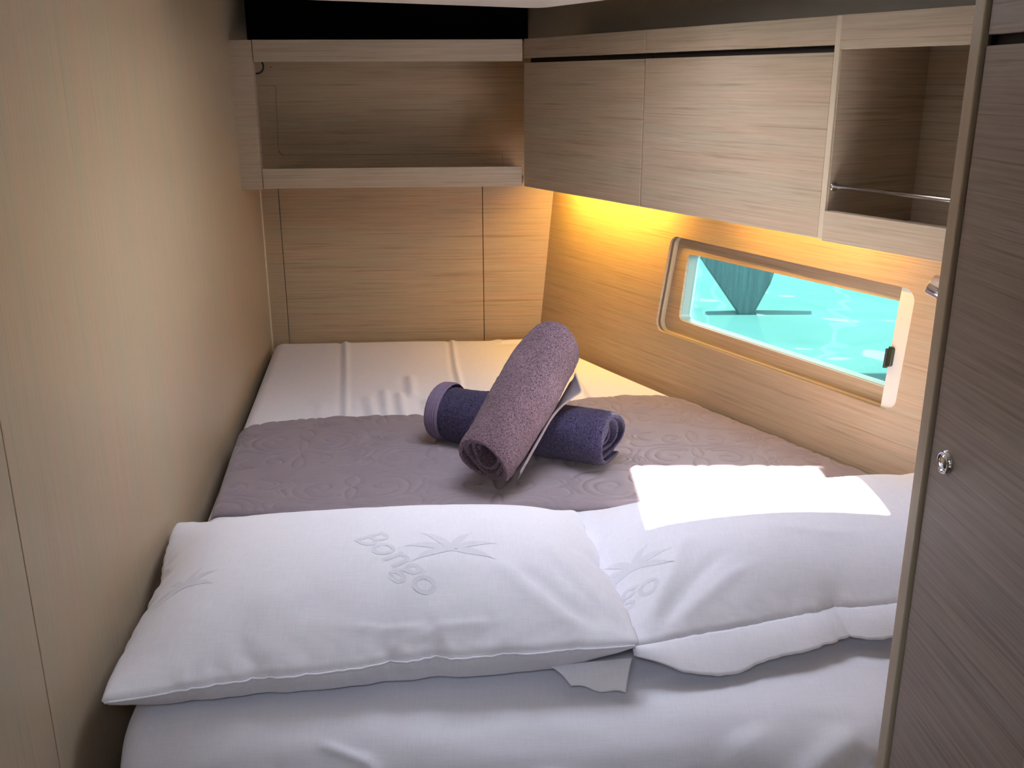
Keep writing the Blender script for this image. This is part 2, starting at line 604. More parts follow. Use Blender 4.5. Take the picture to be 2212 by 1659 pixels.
locker(0.006, 0.5485, 'narrower flush-door wooden locker on the right wall, next to the open shelf')
locker(0.5505, 1.1035, 'wider flush-door wooden locker on the right wall, between narrow locker and open cubby')

cub = empty('open_cubby', M_CAB @ Matrix.Translation((1.1045, 0, 0)), label='open wooden cubby with a steel rail at the right end of the lockers', cat='cabinet')
obj('side_panel', boxes((0.0, 0.0125, -0.002, 0.255, 1.2645, 1.657)), EDGE, cub, bevel=0.0008, label='side panel with pale front edge')
obj('side_veneer', boxes((0.0126, 0.0146, 0.002, 0.235, 1.2655, 1.655)), OAK, cub)
obj('top_rail', boxes((0.013, 0.50, -0.004, 0.014, 1.600, 1.657)), OAK, cub, bevel=0.0009)
obj('bottom_rail', boxes((0.013, 0.50, -0.004, 0.014, 1.262, 1.3175)), OAK, cub, bevel=0.0009)
obj('back_panel', boxes((0.0146, 0.50, 0.235, 0.245, 1.266, 1.655)), OAK, cub)
obj('floor_board', boxes((0.0146, 0.50, 0.0145, 0.235, 1.270, 1.283)), OAK, cub)
obj('top_board', boxes((0.0146, 0.50, 0.0145, 0.235, 1.636, 1.654)), OAK, cub)
obj('end_panel', boxes((0.50, 0.515, -0.004, 0.255, 1.2645, 1.657)), OAK, cub)
rb = bmesh.new()
tube(rb, [(0.0147, 0.012, 1.361), (0.50, 0.012, 1.361)], 0.0045, 16)
lathe(rb, [(0, 0.0), (0.0085, 0.0), (0.0085, 0.002), (0.006, 0.0035), (0.0045, 0.0035)],
      Matrix.Translation((0.0146, 0.012, 1.361)) @ Matrix.Rotation(R(90), 4, 'Y'), 24)
obj('rail', rb, STEEL, cub, smooth=True, label='slim steel rail')

# warm LED strips under the lockers
strip = empty('led_strip', M_CAB, label='warm yellow light strip under the overhead lockers', cat='light')
obj('diffuser', boxes((0.0, 0.46, 0.165, 0.172, 1.259, 1.2645)), LED, strip)
obj('housing', boxes((-0.01, 0.47, 0.158, 0.1645, 1.255, 1.2645), (-0.01, 0.47, 0.1725, 0.176, 1.259, 1.2645)), STEEL, strip)


def led(s, y, ln, e, zz=1.256):
    l = bpy.data.lights.new('led_glow', 'AREA')
    l.shape = 'RECTANGLE'
    l.size, l.size_y = ln, 0.012
    l.energy = e
    l.color = (1.0, 0.55, 0.06)
    o = bpy.data.objects.new('led_glow', l)
    COL.objects.link(o)
    o.matrix_world = M_CAB @ Matrix.Translation((s, y, zz)) @ Matrix.Rotation(R(32), 4, 'X')
    return o


led(0.10, 0.168, 0.50, 4.0)
led(0.85, 0.168, 0.5, 1.3)

# ------------------------------------------------------------------ reading lamp on the hull side
Mlp = M_HULL
lamp = empty('reading_lamp', Mlp @ Matrix.Translation((1.262, 0.0, -0.055)), label='chrome tubular reading lamp on the right wall by the wardrobe', cat='lamp')
ax = Vector((-0.80, -0.30, 0.30)).normalized()
Ml = Matrix.Translation((-0.024, -0.062, 0.008)) @ ax.to_track_quat('Z', 'Y').to_matrix().to_4x4()
hb = bmesh.new()
lathe(hb, [(0.0, -0.045), (0.014, -0.045), (0.0205, -0.036), (0.0205, 0.022), (0.0195, 0.023), (0.0180, 0.022), (0.0175, 0.004), (0.0, 0.002)], Ml)
obj('head', hb, CHROME, lamp, smooth=True)
lb = bmesh.new()
lathe(lb, [(0.0, 0.0045), (0.017, 0.0045), (0.017, 0.006), (0.0, 0.009)], Ml)
obj('lens', lb, LATCH, lamp, smooth=True, label='dark lens')
tb = bmesh.new()
tube(tb, [(0.0, 0.0, 0.0), (0.0, -0.03, 0.0), (-0.01, -0.055, 0.004)], 0.006, 14)
lathe(tb, [(0, 0.009), (0.018, 0.009), (0.022, 0.005), (0.022, 0.0), (0, 0)], Matrix.Rotation(R(90), 4, 'X'))
obj('mount', tb, CHROME, lamp, smooth=True)

# ------------------------------------------------------------------ wardrobe at the right
M_WD = frame((0.443, 0.950, 0), 92.5 - 180)     # local x towards the camera, local y to the right (outboard)
wd = empty('wardrobe', M_WD, label='tall wooden wardrobe at the right edge, its door facing the bed', cat='wardrobe')
# the face is the plane y=0, x runs towards the viewer
WT = 1.70
obj('side_panel', boxes((-0.024, -0.0035, -0.0035, 0.50, 0.0, WT)), EDGE, wd, bevel=0.0015, label='side panel with pale rounded front edge')
obj('seal', boxes((-0.0035, 0.0012, 0.0035, 0.012, 0.0, WT)), RUBBER, wd, label='dark rubber seal')
obj('fascia', boxes((0.0012, 0.238, 0.0, 0.02, 1.5885, WT)), OAKG, wd, bevel=0.0009)
obj('door', boxes((0.0012, 0.238, 0.0, 0.02, 0.02, 1.579)), OAKG, wd, bevel=0.0009)
obj('body', boxes((0.0012, 0.238, 0.021, 0.50, 0.01, WT - 0.002), (-0.003, 0.238, 0.010, 0.021, 1.5792, 1.5883)), DARK, wd)
obj('post', boxes((0.2395, 0.262, -0.004, 0.03, 0.0, WT)), EDGE, wd, bevel=0.002)
obj('near_panel', boxes((0.264, 1.80, 0.0, 0.02, 0.0, WT)), OAKG, wd, bevel=0.0009)
lk = bmesh.new()
Mk = Matrix.Translation((0.0335, 0.0, 1.175)) @ Matrix.Rotation(R(90), 4, 'X')
lathe(lk, [(0.0, 0.0015), (0.0085, 0.0015), (0.0092, 0.004), (0.0110, 0.0048), (0.0125, 0.003), (0.0130, 0.0)], Mk)
kn = obj('push_lock', lk, CHROME, wd, smooth=True, label='chrome round push lock')
kb = bmesh.new()
lathe(kb, [(0.0, 0.0062), (0.005, 0.0056), (0.0078, 0.0035), (0.0082, 0.0012)], Mk)
obj('button', kb, CHROME, kn, smooth=True)

# ------------------------------------------------------------------ berth and mattress
berth = obj('berth_base', None or bpy.data.meshes.new('x'), OAK, label='wooden berth base under the mattress', cat='bed')
_bm = bmesh.new()
pts = [(-0.47, 1.06), (1.14, 1.06), (0.04, 3.00), (-0.74, 2.98)]
a = [_bm.verts.new((x, y, 0.0)) for x, y in pts]
b = [_bm.verts.new((x, y, 0.595)) for x, y in pts]
_bm.faces.new(a[::-1]); _bm.faces.new(b)
for i in range(4):
    _bm.faces.new([a[i], a[(i + 1) % 4], b[(i + 1) % 4], b[i]])
_bm.to_mesh(berth.data)
_bm.free()

TOP = 0.745
FL, FR, BRc, BLc = (np.array(p) for p in ((-0.512, 1.030), (1.238, 1.030), (0.096, 3.052), (-0.772, 3.018)))


def quadmap(a, b):
    a = a[..., None]; b = b[..., None]
    return (FL * (1 - a) + FR * a) * (1 - b) + (BLc * (1 - a) + BRc * a) * b


def prof(q, r, h):
    """arc length q from the bottom of the side -> (inset, drop)"""
    q = np.asarray(q, float)
    ang = np.clip((q - h) / r, 0, math.pi / 2)
    inset = np.where(q < h, 0, r * (1 - np.cos(ang))) + np.clip(q - h - r * math.pi / 2, 0, None)
    drop = np.where(q < h, r + (h - q), r * (1 - np.sin(ang)))
    return inset, drop


def seg_ridge(X, Y, pts, w, amp, fade=0.05):
    """soft ridge along a polyline"""
    best = np.full(X.shape, 1e9)
    tt = np.zeros(X.shape)
    ln = [0]
    for p, q in zip(pts, pts[1:]):
        ln.append(ln[-1] + math.dist(p, q))
    for i, (p, q) in enumerate(zip(pts, pts[1:])):
        dx, dy = q[0] - p[0], q[1] - p[1]
        l2 = dx * dx + dy * dy
        t = np.clip(((X - p[0]) * dx + (Y - p[1]) * dy) / l2, 0, 1)
        d = np.hypot(X - p[0] - t * dx, Y - p[1] - t * dy)
        m = d < best
        best = np.where(m, d, best)
        tt = np.where(m, ln[i] + t * math.sqrt(l2), tt)
    env = np.clip(np.minimum(tt, ln[-1] - tt) / max(fade, 1e-6), 0, 1) if fade > 0 else 1.0
    env = env * env * (3 - 2 * env) if fade > 0 else 1.0
    return amp * np.exp(-(best / w) ** 2) * env


def smooth_noise(X, Y, seed, freq, octaves=2):
    rng = np.random.RandomState(seed)
    out = np.zeros(X.shape)
    amp = 1.0
    for o in range(octaves):
        for k in range(7):
            a_ = rng.rand() * math.pi * 2
            f = freq * (2 ** o) * (0.6 + 0.8 * rng.rand())
            out += amp * np.sin((X * math.cos(a_) + Y * math.sin(a_)) * f + rng.rand() * 6.28) / 7
        amp *= 0.5
    return out


def mat_wrinkle(X, Y):
    """height of creases on the top of the sheet, in plan coordinates"""
    w = 0.0035 * smooth_noise(X, Y, 3, 9.0)
    for pts_, wd_, am in (
            (((-0.546, 3.06), (-0.482, 2.683), (-0.408, 2.22)), 0.009, 0.0055),
            (((-0.199, 3.08), (-0.165, 2.725), (-0.125, 2.40)), 0.008, 0.0045),
            (((0.160, 2.90), (0.189, 2.604), (0.215, 2.38)), 0.008, 0.0045),
            (((-0.388, 2.464), (-0.33, 2.20)), 0.013, 0.006), (((-0.352, 2.525), (-0.297, 2.20)), 0.012, 0.006),
            (((-0.308, 2.504), (-0.262, 2.22)), 0.013, 0.007), (((-0.295, 2.657), (-0.262, 2.42)), 0.013, 0.006),
            (((-0.228, 2.442), (-0.200, 2.28)), 0.014, 0.005), (((-0.508, 2.42), (-0.468, 2.20)), 0.016, 0.003),
            (((-0.535, 2.38), (-0.50, 2.2)), 0.014, 0.002),
            (((0.02, 2.96), (0.06, 2.70), (0.07, 2.5)), 0.02, 0.004),
            (((-0.067, 3.06), (-0.031, 3.00), (0.06, 3.04)), 0.018, 0.005),
            (((0.02, 3.06), (0.09, 3.00)), 0.02, 0.008)):
        w = w + seg_ridge(X, Y, pts_, wd_, am)
        nx = (pts_[-1][1] - pts_[0][1]); ny = -(pts_[-1][0] - pts_[0][0])
        nl = math.hypot(nx, ny)
        off = 1.6 * wd_
        sh_ = [(p[0] + nx / nl * off, p[1] + ny / nl * off) for p in pts_]
        w = w - seg_ridge(X, Y, sh_, wd_, am * 0.5)
    return w


nu, nv = 330, 420
RL, RF = 0.035, 0.085
# across: left side arc, right side arc;   along: front arc, back arc
qs = np.concatenate([np.linspace(0, 0.06 + RL * 1.5708, 26)[:-1], np.linspace(0.06 + RL * 1.5708, 0.06 + RL * 1.5708 + 1, nu - 50), np.full(25, 0.0)])
hf, hl = 0.065, 0.10
ul = np.linspace(0, hl + RL * 1.5708, 28)
vl = np.linspace(0, hf + RF * 1.5708, 70)
vb = np.linspace(0, hl + 0.03 * 1.5708, 20)
li, ld = prof(ul, RL, hl)
fi, fd = prof(vl, RF, hf)
bi, bd = prof(vb, 0.03, hl)


def inset_axis(lo_i, lo_d, hi_i, hi_d, n, width):
    mid = np.linspace(lo_i[-1], width - hi_i[-1], n)[1:-1]
    pos = np.concatenate([lo_i, mid, width - hi_i[::-1]])
    drop = np.concatenate([lo_d, np.zeros(len(mid)), hi_d[::-1]])
    return pos, drop


pu, du = inset_axis(li, ld, li, ld, 290, 1.0)       # width normalised below per row
pv, dv = inset_axis(fi, fd, bi, bd, 380, 2.02)
B_ = (pv / 2.02)
rows = []
for k, bb in enumerate(B_):
    wrow = np.linalg.norm((FR * (1 - bb) + BRc * bb) - (FL * (1 - bb) + BLc * bb))
    pos, drop = inset_axis(li, ld, li, ld, 290, wrow)
    aa = pos / wrow
    xy = quadmap(aa, np.full_like(aa, bb))
    rows.append(np.concatenate([xy, (TOP - np.minimum(np.maximum(drop, 0) + dv[k], 0.16))[:, None]], 1))
P = np.array(rows)                                   # (nv, nu, 3)
X, Y = P[..., 0], P[..., 1]
topmask = np.clip(1 - (TOP - P[..., 2]) / 0.03, 0, 1)
P[..., 2] += mat_wrinkle(X, Y) * topmask
# front drape: folds pushed out along the rounded edge, in (x, arc) coordinates
T = np.broadcast_to(np.concatenate([vl, np.full(len(pv) - len(vl), vl[-1]) + np.arange(1, len(pv) - len(vl) + 1) * (pv[-1] - vl[-1]) / (len(pv) - len(vl))])[:, None], X.shape)
fold = 0.0045 * smooth_noise(X, T, 11, 12.0) + 0.0015 * smooth_noise(X, T * 1.5, 12, 45.0)
for pts_, wd_, am in (
        (((-0.33, 0.055), (-0.235, 0.045), (-0.165, 0.088)), 0.006, 0.007),
        (((-0.235, 0.040), (-0.17, 0.052), (-0.11, 0.060)), 0.009, -0.008),
        (((-0.165, 0.088), (-0.10, 0.075), (-0.02, 0.085), (0.08, 0.10)), 0.007, 0.006),
        (((-0.155, 0.078), (-0.08, 0.055), (0.02, 0.060)), 0.014, -0.008),
        (((-0.165, 0.088), (-0.19, 0.115), (-0.26, 0.14)), 0.007, 0.004),
        (((-0.42, 0.03), (-0.36, 0.07), (-0.30, 0.10)), 0.020, 0.005),
        (((0.46, 0.15), (0.40, 0.115), (0.34, 0.06)), 0.018, 0.008),
        (((0.48, 0.12), (0.43, 0.085), (0.36, 0.02)), 0.016, -0.008),
        (((0.50, 0.10), (0.45, 0.065), (0.40, 0.00)), 0.014, 0.009),
        (((0.30, 0.16), (0.33, 0.10), (0.29, 0.03)), 0.03, 0.008),
        (((0.14, 0.16), (0.145, 0.08), (0.15, 0.0)), 0.005, 0.002),
        (((0.22, 0.10), (0.26, 0.06), (0.30, 0.0)), 0.02, -0.008)):
    fold = fold + seg_ridge(X, T, pts_, wd_, am, 0.03)
fm = np.clip(1 - (T - 0.17) / 0.06, 0, 1)
ang = np.clip((T - hf) / RF, 0, math.pi / 2)
fold = fold * 1.5
P[..., 1] -= fold * fm * np.cos(ang)
P[..., 2] += fold * fm * np.sin(ang)
mattress = obj('mattress', grid_mesh('mattress', P), SHEET, smooth=True,
               label='mattress in a white fitted sheet filling the cabin berth', cat='mattress')


def mat_top(X, Y):
    """plain height of the mattress top (with its rounded left and right edges) at plan points"""
    # parameters of the quad by solving for a at the given y (rows are nearly parallel to x)
    b = (Y - 1.03) / 2.005
    xl = -0.512 - 0.26 * b
    d = np.clip((X - xl) / RL, 0, 1)
    return TOP - RL * (1 - np.sqrt(np.clip(1 - (1 - d) ** 2, 0, 1)))


# ------------------------------------------------------------------ quilt: stitched scroll pattern
def spiral(cx, cy, r0, r1, a0, a1, n=60, sx=1.0):
    t = np.linspace(0, 1, n)
    r = r0 + (r1 - r0) * t ** 0.8
    a_ = a0 + (a1 - a0) * t
    return np.stack([cx + sx * r * np.cos(a_), cy + r * np.sin(a_)], 1)


def bez(p0, p1, p2, p3, n=40):
    t = np.linspace(0, 1, n)[:, None]
    p0, p1, p2, p3 = map(np.array, (p0, p1, p2, p3))
    return (1 - t) ** 3 * p0 + 3 * (1 - t) ** 2 * t * p1 + 3 * (1 - t) * t * t * p2 + t ** 3 * p3


def motif():
    c = []
    for s in (1, -1):
        c.append(spiral(s * 0.060, 0.052, 0.046, 0.007, -2.2, -2.2 + 7.6, 90, s))
        c.append(spiral(s * 0.062, 0.050, 0.056, 0.050, -2.4, 1.4, 50, s))
        c.append(spiral(s * 0.045, -0.060, 0.034, 0.005, 1.9, 1.9 - 6.8, 80, s))
        c.append(bez((0, -0.015), (s * 0.03, -0.01), (s * 0.055, -0.03), (s * 0.10, -0.01)))
        c.append(bez((s * 0.10, -0.01), (s * 0.13, 0.01), (s * 0.15, -0.02), (s * 0.135, -0.04)))
        for k in range(4):
            x0 = 0.095 + 0.012 * k
            c.append(bez((s * x0, -0.045), (s * (x0 + 0.035), -0.05 - .01 * k), (s * (x0 + 0.04), -0.085), (s * (x0 - 0.006), -0.095 - 0.004 * k)))
        c.append(bez((0, 0.115), (s * 0.022, 0.10), (s * 0.022, 0.07), (0, 0.055)))
        c.append(bez((0, 0.055), (s * 0.018, 0.04), (s * 0.012, 0.01), (0, -0.015)))
        c.append(bez((0, -0.105), (s * 0.02, -0.09), (s * 0.012, -0.05), (0, -0.03)))
        c.append(bez((s * 0.01, 0.125), (s * 0.05, 0.14), (s * 0.10, 0.135), (s * 0.13, 0.10)))
        c.append(bez((s * 0.13, 0.10), (s * 0.16, 0.06), (s * 0.12, 0.03), (s * 0.125, 0.02)))
    return c


QU, QV = 620, 400
u = np.linspace(0, 1, QU)[:, None]
v = np.linspace(0, 1, QV)[None, :]
# near edge and far edge curves in plan
nearx = np.array([-0.585, -0.577, -0.2, 0.12, 0.17, 0.45, 0.86]); nearu = np.array([0, 0.006, 0.26, 0.48, 0.515, 0.71, 1.0])
neary = np.array([1.700, 1.702, 1.712, 1.719, 1.728, 1.745, 1.755])
farx = np.array([-0.665, -0.642, -0.573, -0.443, -0.295, -0.185, 0.236, 0.299, 0.420, 0.470])
fary = np.array([2.165, 2.177, 2.219, 2.248, 2.263, 2.258, 2.405, 2.421, 2.430, 2.395])
fu = (farx - farx[0]) / (farx[-1] - farx[0])
NXs = np.interp(u, nearu, nearx); NYs = np.interp(u, nearu, neary)
FXs = np.interp(u, fu, farx); FYs = np.interp(u, fu, fary)
vv = v
QX = NXs * (1 - vv) + FXs * vv
QY = NYs * (1 - vv) + FYs * vv
QY = QY + 0.003 * np.sin(QX * 70) * vv ** 8 + 0.002 * np.sin(QX * 130 + 1) * vv ** 8
# rasterised distance to the stitching
res = 0.0016
gx0, gy0 = -0.72, 1.64
gw, gh = int(1.70 / res), int(0.86 / res)
D2 = np.full((gw, gh), 0.02)
rng = np.random.RandomState(5)
K = int(0.013 / res)
ox, oy = np.meshgrid(np.arange(-K, K + 1), np.arange(-K, K + 1), indexing='ij')
segs = []
base = motif()
for j in range(-1, 4):
    for i in range(-1, 6):
        cx = gx0 + 0.10 + i * 0.295 + (0.147 if j % 2 else 0)
        cy = gy0 + 0.12 + j * 0.262
        a_ = 0.08 if (i + j) % 2 else math.pi - 0.05
        fl = 1.04
        c, s = math.cos(a_), math.sin(a_)
        for cv in base:
            p = cv * fl
            segs.append(np.stack([cx + p[:, 0] * c - p[:, 1] * s, cy + p[:, 0] * s + p[:, 1] * c], 1))
for sg in segs:
    d = np.hypot(*(sg[1:] - sg[:-1]).T)
    tt = np.concatenate([[0], np.cumsum(d)])
    n = max(2, int(tt[-1] / 0.0014))
    t = np.linspace(0, tt[-1], n)
    px = (np.interp(t, tt, sg[:, 0]) - gx0) / res
    py = (np.interp(t, tt, sg[:, 1]) - gy0) / res
    for x_, y_ in zip(px, py):
        ix, iy = int(x_), int(y_)
        if K <= ix < gw - K - 1 and K <= iy < gh - K - 1:
            sl = D2[ix - K:ix + K + 1, iy - K:iy + K + 1]
            np.minimum(sl, np.hypot(ox + ix - x_, oy + iy - y_) * res, out=sl)


def sample(A, X, Y):
    fx = np.clip((X - gx0) / res, 0, gw - 2.001); fy = np.clip((Y - gy0) / res, 0, gh - 2.001)
    ix, iy = fx.astype(int), fy.astype(int)
    tx, ty = fx - ix, fy - iy
    return (A[ix, iy] * (1 - tx) * (1 - ty) + A[ix + 1, iy] * tx * (1 - ty) + A[ix, iy + 1] * (1 - tx) * ty + A[ix + 1, iy + 1] * tx * ty)


dist = sample(D2, QX, QY)
puff = 0.0030 * (1 - np.exp(-(dist / 0.0050))) - 0.0010 * np.exp(-(dist / 0.0012) ** 2)
lo = 0.005 * smooth_noise(QX, QY, 21, 7.0) + 0.002 * smooth_noise(QX, QY, 22, 22.0)
edge = np.minimum(np.minimum(vv, 1 - vv) * 0.5, np.minimum(u, 1 - u) * 1.3)
rim = 0.009 * np.sqrt(np.clip(1 - (1 - np.clip(edge / 0.010, 0, 1)) ** 2, 0, 1))
QZ = mat_top(QX, QY) + 0.002 + rim + (puff + lo * 0.7 + 0.0025) * np.clip(edge / 0.01, 0, 1)
right_rise = np.clip((u - 0.86) / 0.14, 0, 1)
QZ = QZ - 0.018 * right_rise ** 2 * 1.0
bumpn = smooth_noise(QX, QY, 31, 60.0)
QZ = QZ + 0.003 * np.clip((u - 0.8) / 0.2, 0, 1) * bumpn
QP = np.stack([QX, QY, QZ], -1)
quilt = obj('quilt', grid_mesh('quilt', QP), QUILT, smooth=True,
            label='mauve-grey quilted throw with stitched scrolls laid across the bed', cat='bedspread')
sm = quilt.modifiers.new('solid', 'SOLIDIFY')
sm.thickness = 0.006
sm.offset = -1


# ------------------------------------------------------------------ pillows: inflated cloth shapes
def sim_pillow(Wp, Dp, nx, ny, frames, pressure, seed, crease=0.0):
    rng = np.random.RandomState(seed)
    v, idx, f = [], {}, []

    def add(i, j, s):
        k = (i, j, 0 if (i in (0, nx) or j in (0, ny)) else s)
        if k not in idx:
            idx[k] = len(v)
            v.append((-Wp / 2 + Wp * i / nx, -Dp / 2 + Dp * j / ny, 0 if k[2] == 0 else s * (.012 + .003 * rng.rand())))
        return idx[k]
    for s in (1, -1):
        for j in range(ny):
            for i in range(nx):
                q = [add(i, j, s), add(i + 1, j, s), add(i + 1, j + 1, s), add(i, j + 1, s)]
                f.append(q if s > 0 else q[::-1])
    me = bpy.data.meshes.new('cloth')
    me.from_pydata(v, [], f)
    ob = bpy.data.objects.new('cloth', me)
    COL.objects.link(ob)
    m = ob.modifiers.new('c', 'CLOTH')
    s = m.settings
    s.quality = 6; s.mass = .15
    s.tension_stiffness = 40; s.compression_stiffness = 40; s.shear_stiffness = 8; s.bending_stiffness = .15
    s.use_pressure = True; s.uniform_pressure_force = pressure
    s.effector_weights.gravity = 0
    s.air_damping = 3
    m.collision_settings.use_collision = False
    m.point_cache.frame_start = 1
    m.point_cache.frame_end = frames
    SC.frame_start, SC.frame_end = 1, frames
    for k in range(1, frames + 1):
        SC.frame_set(k)
    ev = ob.evaluated_get(bpy.context.evaluated_depsgraph_get())
    m2 = bpy.data.meshes.new_from_object(ev)
    co = np.empty(len(m2.vertices) * 3)
    m2.vertices.foreach_get('co', co)
    co = co.reshape(-1, 3)
    # flat coordinates of each vertex, to know where the seams are
    flat = np.array(v)
    polys = f
    bpy.data.objects.remove(ob)
    SC.frame_set(1)
    return co, flat, polys


PW, PD = 0.80, 0.54
PNX, PNY = 92, 62
PCO, PFLAT, PPOLY = sim_pillow(PW, PD, PNX, PNY, 26, 6, 4)


def calm(co, flat):
    """settle the inner part of the cloth, keep the puckers near the seams, straighten the sides"""
    out = co.copy()
    gi = np.rint((flat[:, 0] + PW / 2) / PW * PNX).astype(int)
    gj = np.rint((flat[:, 1] + PD / 2) / PD * PNY).astype(int)
    bd = (gi == 0) | (gi == PNX) | (gj == 0) | (gj == PNY)
    for s in (1, -1):
        sel = np.where(bd | (np.sign(flat[:, 2]) == s))[0]
        G = np.zeros((PNX + 1, PNY + 1), int)
        G[gi[sel], gj[sel]] = sel
        A = co[G]
        S = A.copy()
        for _ in range(60):
            S[1:-1, 1:-1] = (S[:-2, 1:-1] + S[2:, 1:-1] + S[1:-1, :-2] + S[1:-1, 2:]) / 4
        ii, jj = np.meshgrid(np.arange(PNX + 1), np.arange(PNY + 1), indexing='ij')
        e = np.minimum(np.minimum(ii, PNX - ii), np.minimum(jj, PNY - jj))
        k = (0.22 + 0.5 * np.exp(-(e / 5.0) ** 2))[..., None]
        Rr_ = S + (A - S) * k
        out[G] = Rr_
    corner = np.argmax(flat[:, 0] + flat[:, 1])
    sc = out[corner] / flat[corner].clip(1e-9)
    fl = flat * np.array([sc[0], sc[1], 0])
    out[:, :2] = out[:, :2] * 0.66 + fl[:, :2] * 0.34
    return out


PCO = calm(PCO, PFLAT)
_cx = np.abs(PCO[:, 0]).max(); _cy = np.abs(PCO[:, 1]).max()
_ci = np.argmax(PFLAT[:, 0] + PFLAT[:, 1])
_cx, _cy = PCO[_ci, 0], PCO[_ci, 1]


def place_pillow(name, c00, c10, c11, c01, zup, zdown, floor, mirror=False, rot=False, extra=None, bulge=None, **kw):
    """corners near-left, near-right, far-right, far-left (x, y, z)"""
    co = PCO.copy()
    if mirror:
        co[:, 0] *= -1
    if rot:
        co[:, 1] *= -1
    uu = np.clip(co[:, 0] / _cx, -1.2, 1.2) * .5 + .5
    ww = co[:, 1] / _cy * .5 + .5
    c00, c10, c11, c01 = map(np.array, (c00, c10, c11, c01))
    U, Wv = uu[:, None], ww[:, None]
    if bulge:
        ww = ww + bulge[2] * np.sin(np.pi * np.clip(uu, 0, 1)) * np.clip(1 - ww, 0, 1) ** 2
        Wv = ww[:, None]
        uu = uu + bulge[0] * np.sin(np.pi * np.clip(ww, 0, 1)) * np.clip(1 - uu, 0, 1) ** 2 + bulge[1] * np.sin(np.pi * np.clip(ww, 0, 1)) * np.clip(uu, 0, 1) ** 2
        U = uu[:, None]
    base_ = (c00 * (1 - U) + c10 * U) * (1 - Wv) + (c01 * (1 - U) + c11 * U) * Wv
    h = np.where(co[:, 2] > 0, co[:, 2] * zup, co[:, 2] * zdown)
    out = base_.copy()
    out[:, 2] += h
    # soft contact with the bed below
    fl_ = floor(out[:, 0], out[:, 1])
    dz = out[:, 2] - fl_
    out[:, 2] = fl_ + np.where(dz < 0.012, 0.012 * np.exp(np.clip(dz - 0.012, -1, 0) / 0.012 * 0.6) * 0.9 + 0.0012, dz)
    if extra is not None:
        out = extra(out, uu, ww, co)
    me = bpy.data.meshes.new(name)
    pol = PPOLY if not (mirror ^ rot) else [q[::-1] for q in PPOLY]
    me.from_pydata(out.tolist(), [], pol)
    o = obj(name, me, CASE, smooth=True, **kw)
    md = o.modifiers.new('subdiv', 'SUBSURF')
    md.levels = md.render_levels = 1
    return o, out, uu, ww


def bedfloor(x, y):
    front = np.clip((1.115 - y) / 0.085, 0, 1)
    return TOP + 0.003 - 0.085 * (1 - np.sqrt(np.clip(1 - front ** 2, 0, 1)))


def left_extra(o, uu, ww, co):
    top = co[:, 2] > -0.002
    # creases of the case towards the near right corner and along the near seam
    w = np.zeros(len(o))
    for pts_, wd_, am in ((((0.985, 0.05), (0.90, 0.25), (0.84, 0.42)), 0.018, 0.0070),
                          (((0.94, 0.03), (0.85, 0.14), (0.78, 0.27)), 0.020, -0.0065),
                          (((0.90, 0.03), (0.80, 0.17), (0.72, 0.30)), 0.020, 0.0045),
                          (((0.40, 0.105), (0.58, 0.085), (0.76, 0.075)), 0.006, 0.0035),
                          (((0.52, 0.07), (0.66, 0.068)), 0.006, 0.003),
                          (((0.80, 0.07), (0.93, 0.07)), 0.006, 0.003),
                          (((0.83, 0.12), (0.86, 0.40)), 0.008, 0.003),
                          (((0.10, 0.10), (0.20, 0.24)), 0.02, 0.003),
                          (((0.25, 0.12), (0.34, 0.26)), 0.03, 0.004), (((0.36, 0.10), (0.42, 0.22)), 0.025, -0.004),
                          (((0.60, 0.10), (0.64, 0.26)), 0.03, -0.004)):
        w += seg_ridge(uu, ww, pts_, wd_, am, 0.08)
    o[:, 2] += np.where(top, w, 0)
    return o


pil1, P1, U1, W1 = place_pillow('pillow', (-0.538, 1.064, 0.786), (0.176, 1.150, 0.815), (0.118, 1.615, 0.795), (-0.617, 1.598, 0.782),
                             0.62, 1.0, bedfloor, bulge=(-0.035, 0.055, -0.085), extra=left_extra,
                             label='large white pillow on the left half of the bed, against the left wall', cat='pillow',
                             group='white pillows')


def right_extra(o, uu, ww, co):
    top = co[:, 2] > -0.002
    w = np.zeros(len(o))
    for pts_, wd_, am in ((((0.03, 0.03), (0.12, 0.20), (0.20, 0.40)), 0.020, 0.0065),
                          (((0.06, 0.03), (0.16, 0.16), (0.27, 0.27)), 0.020, -0.0055),
                          (((0.09, 0.03), (0.22, 0.13), (0.32, 0.20)), 0.018, 0.0045),
                          (((0.35, 0.35), (0.50, 0.26), (0.62, 0.23)), 0.02, 0.003)):
        w += seg_ridge(uu, ww, pts_, wd_, am, 0.08)
    o[:, 2] += np.where(top, w, 0)
    return o


def rfloor(x, y):
    return bedfloor(x, y) + 0.012 * np.clip((y - 1.68) / 0.05, 0, 1)


pil2, P2, U2, W2 = place_pillow('pillow', (0.165, 1.178, 0.790), (0.835, 1.325, 0.800), (0.800, 1.745, 0.812), (0.118, 1.650, 0.775),
                                0.56, 1.0, rfloor, bulge=(-0.10, 0.0, -0.07), mirror=True, rot=True, extra=right_extra,
                                label='white pillow on the right half of the bed, catching the bright sun patch', cat='pillow',
                                group='white pillows')

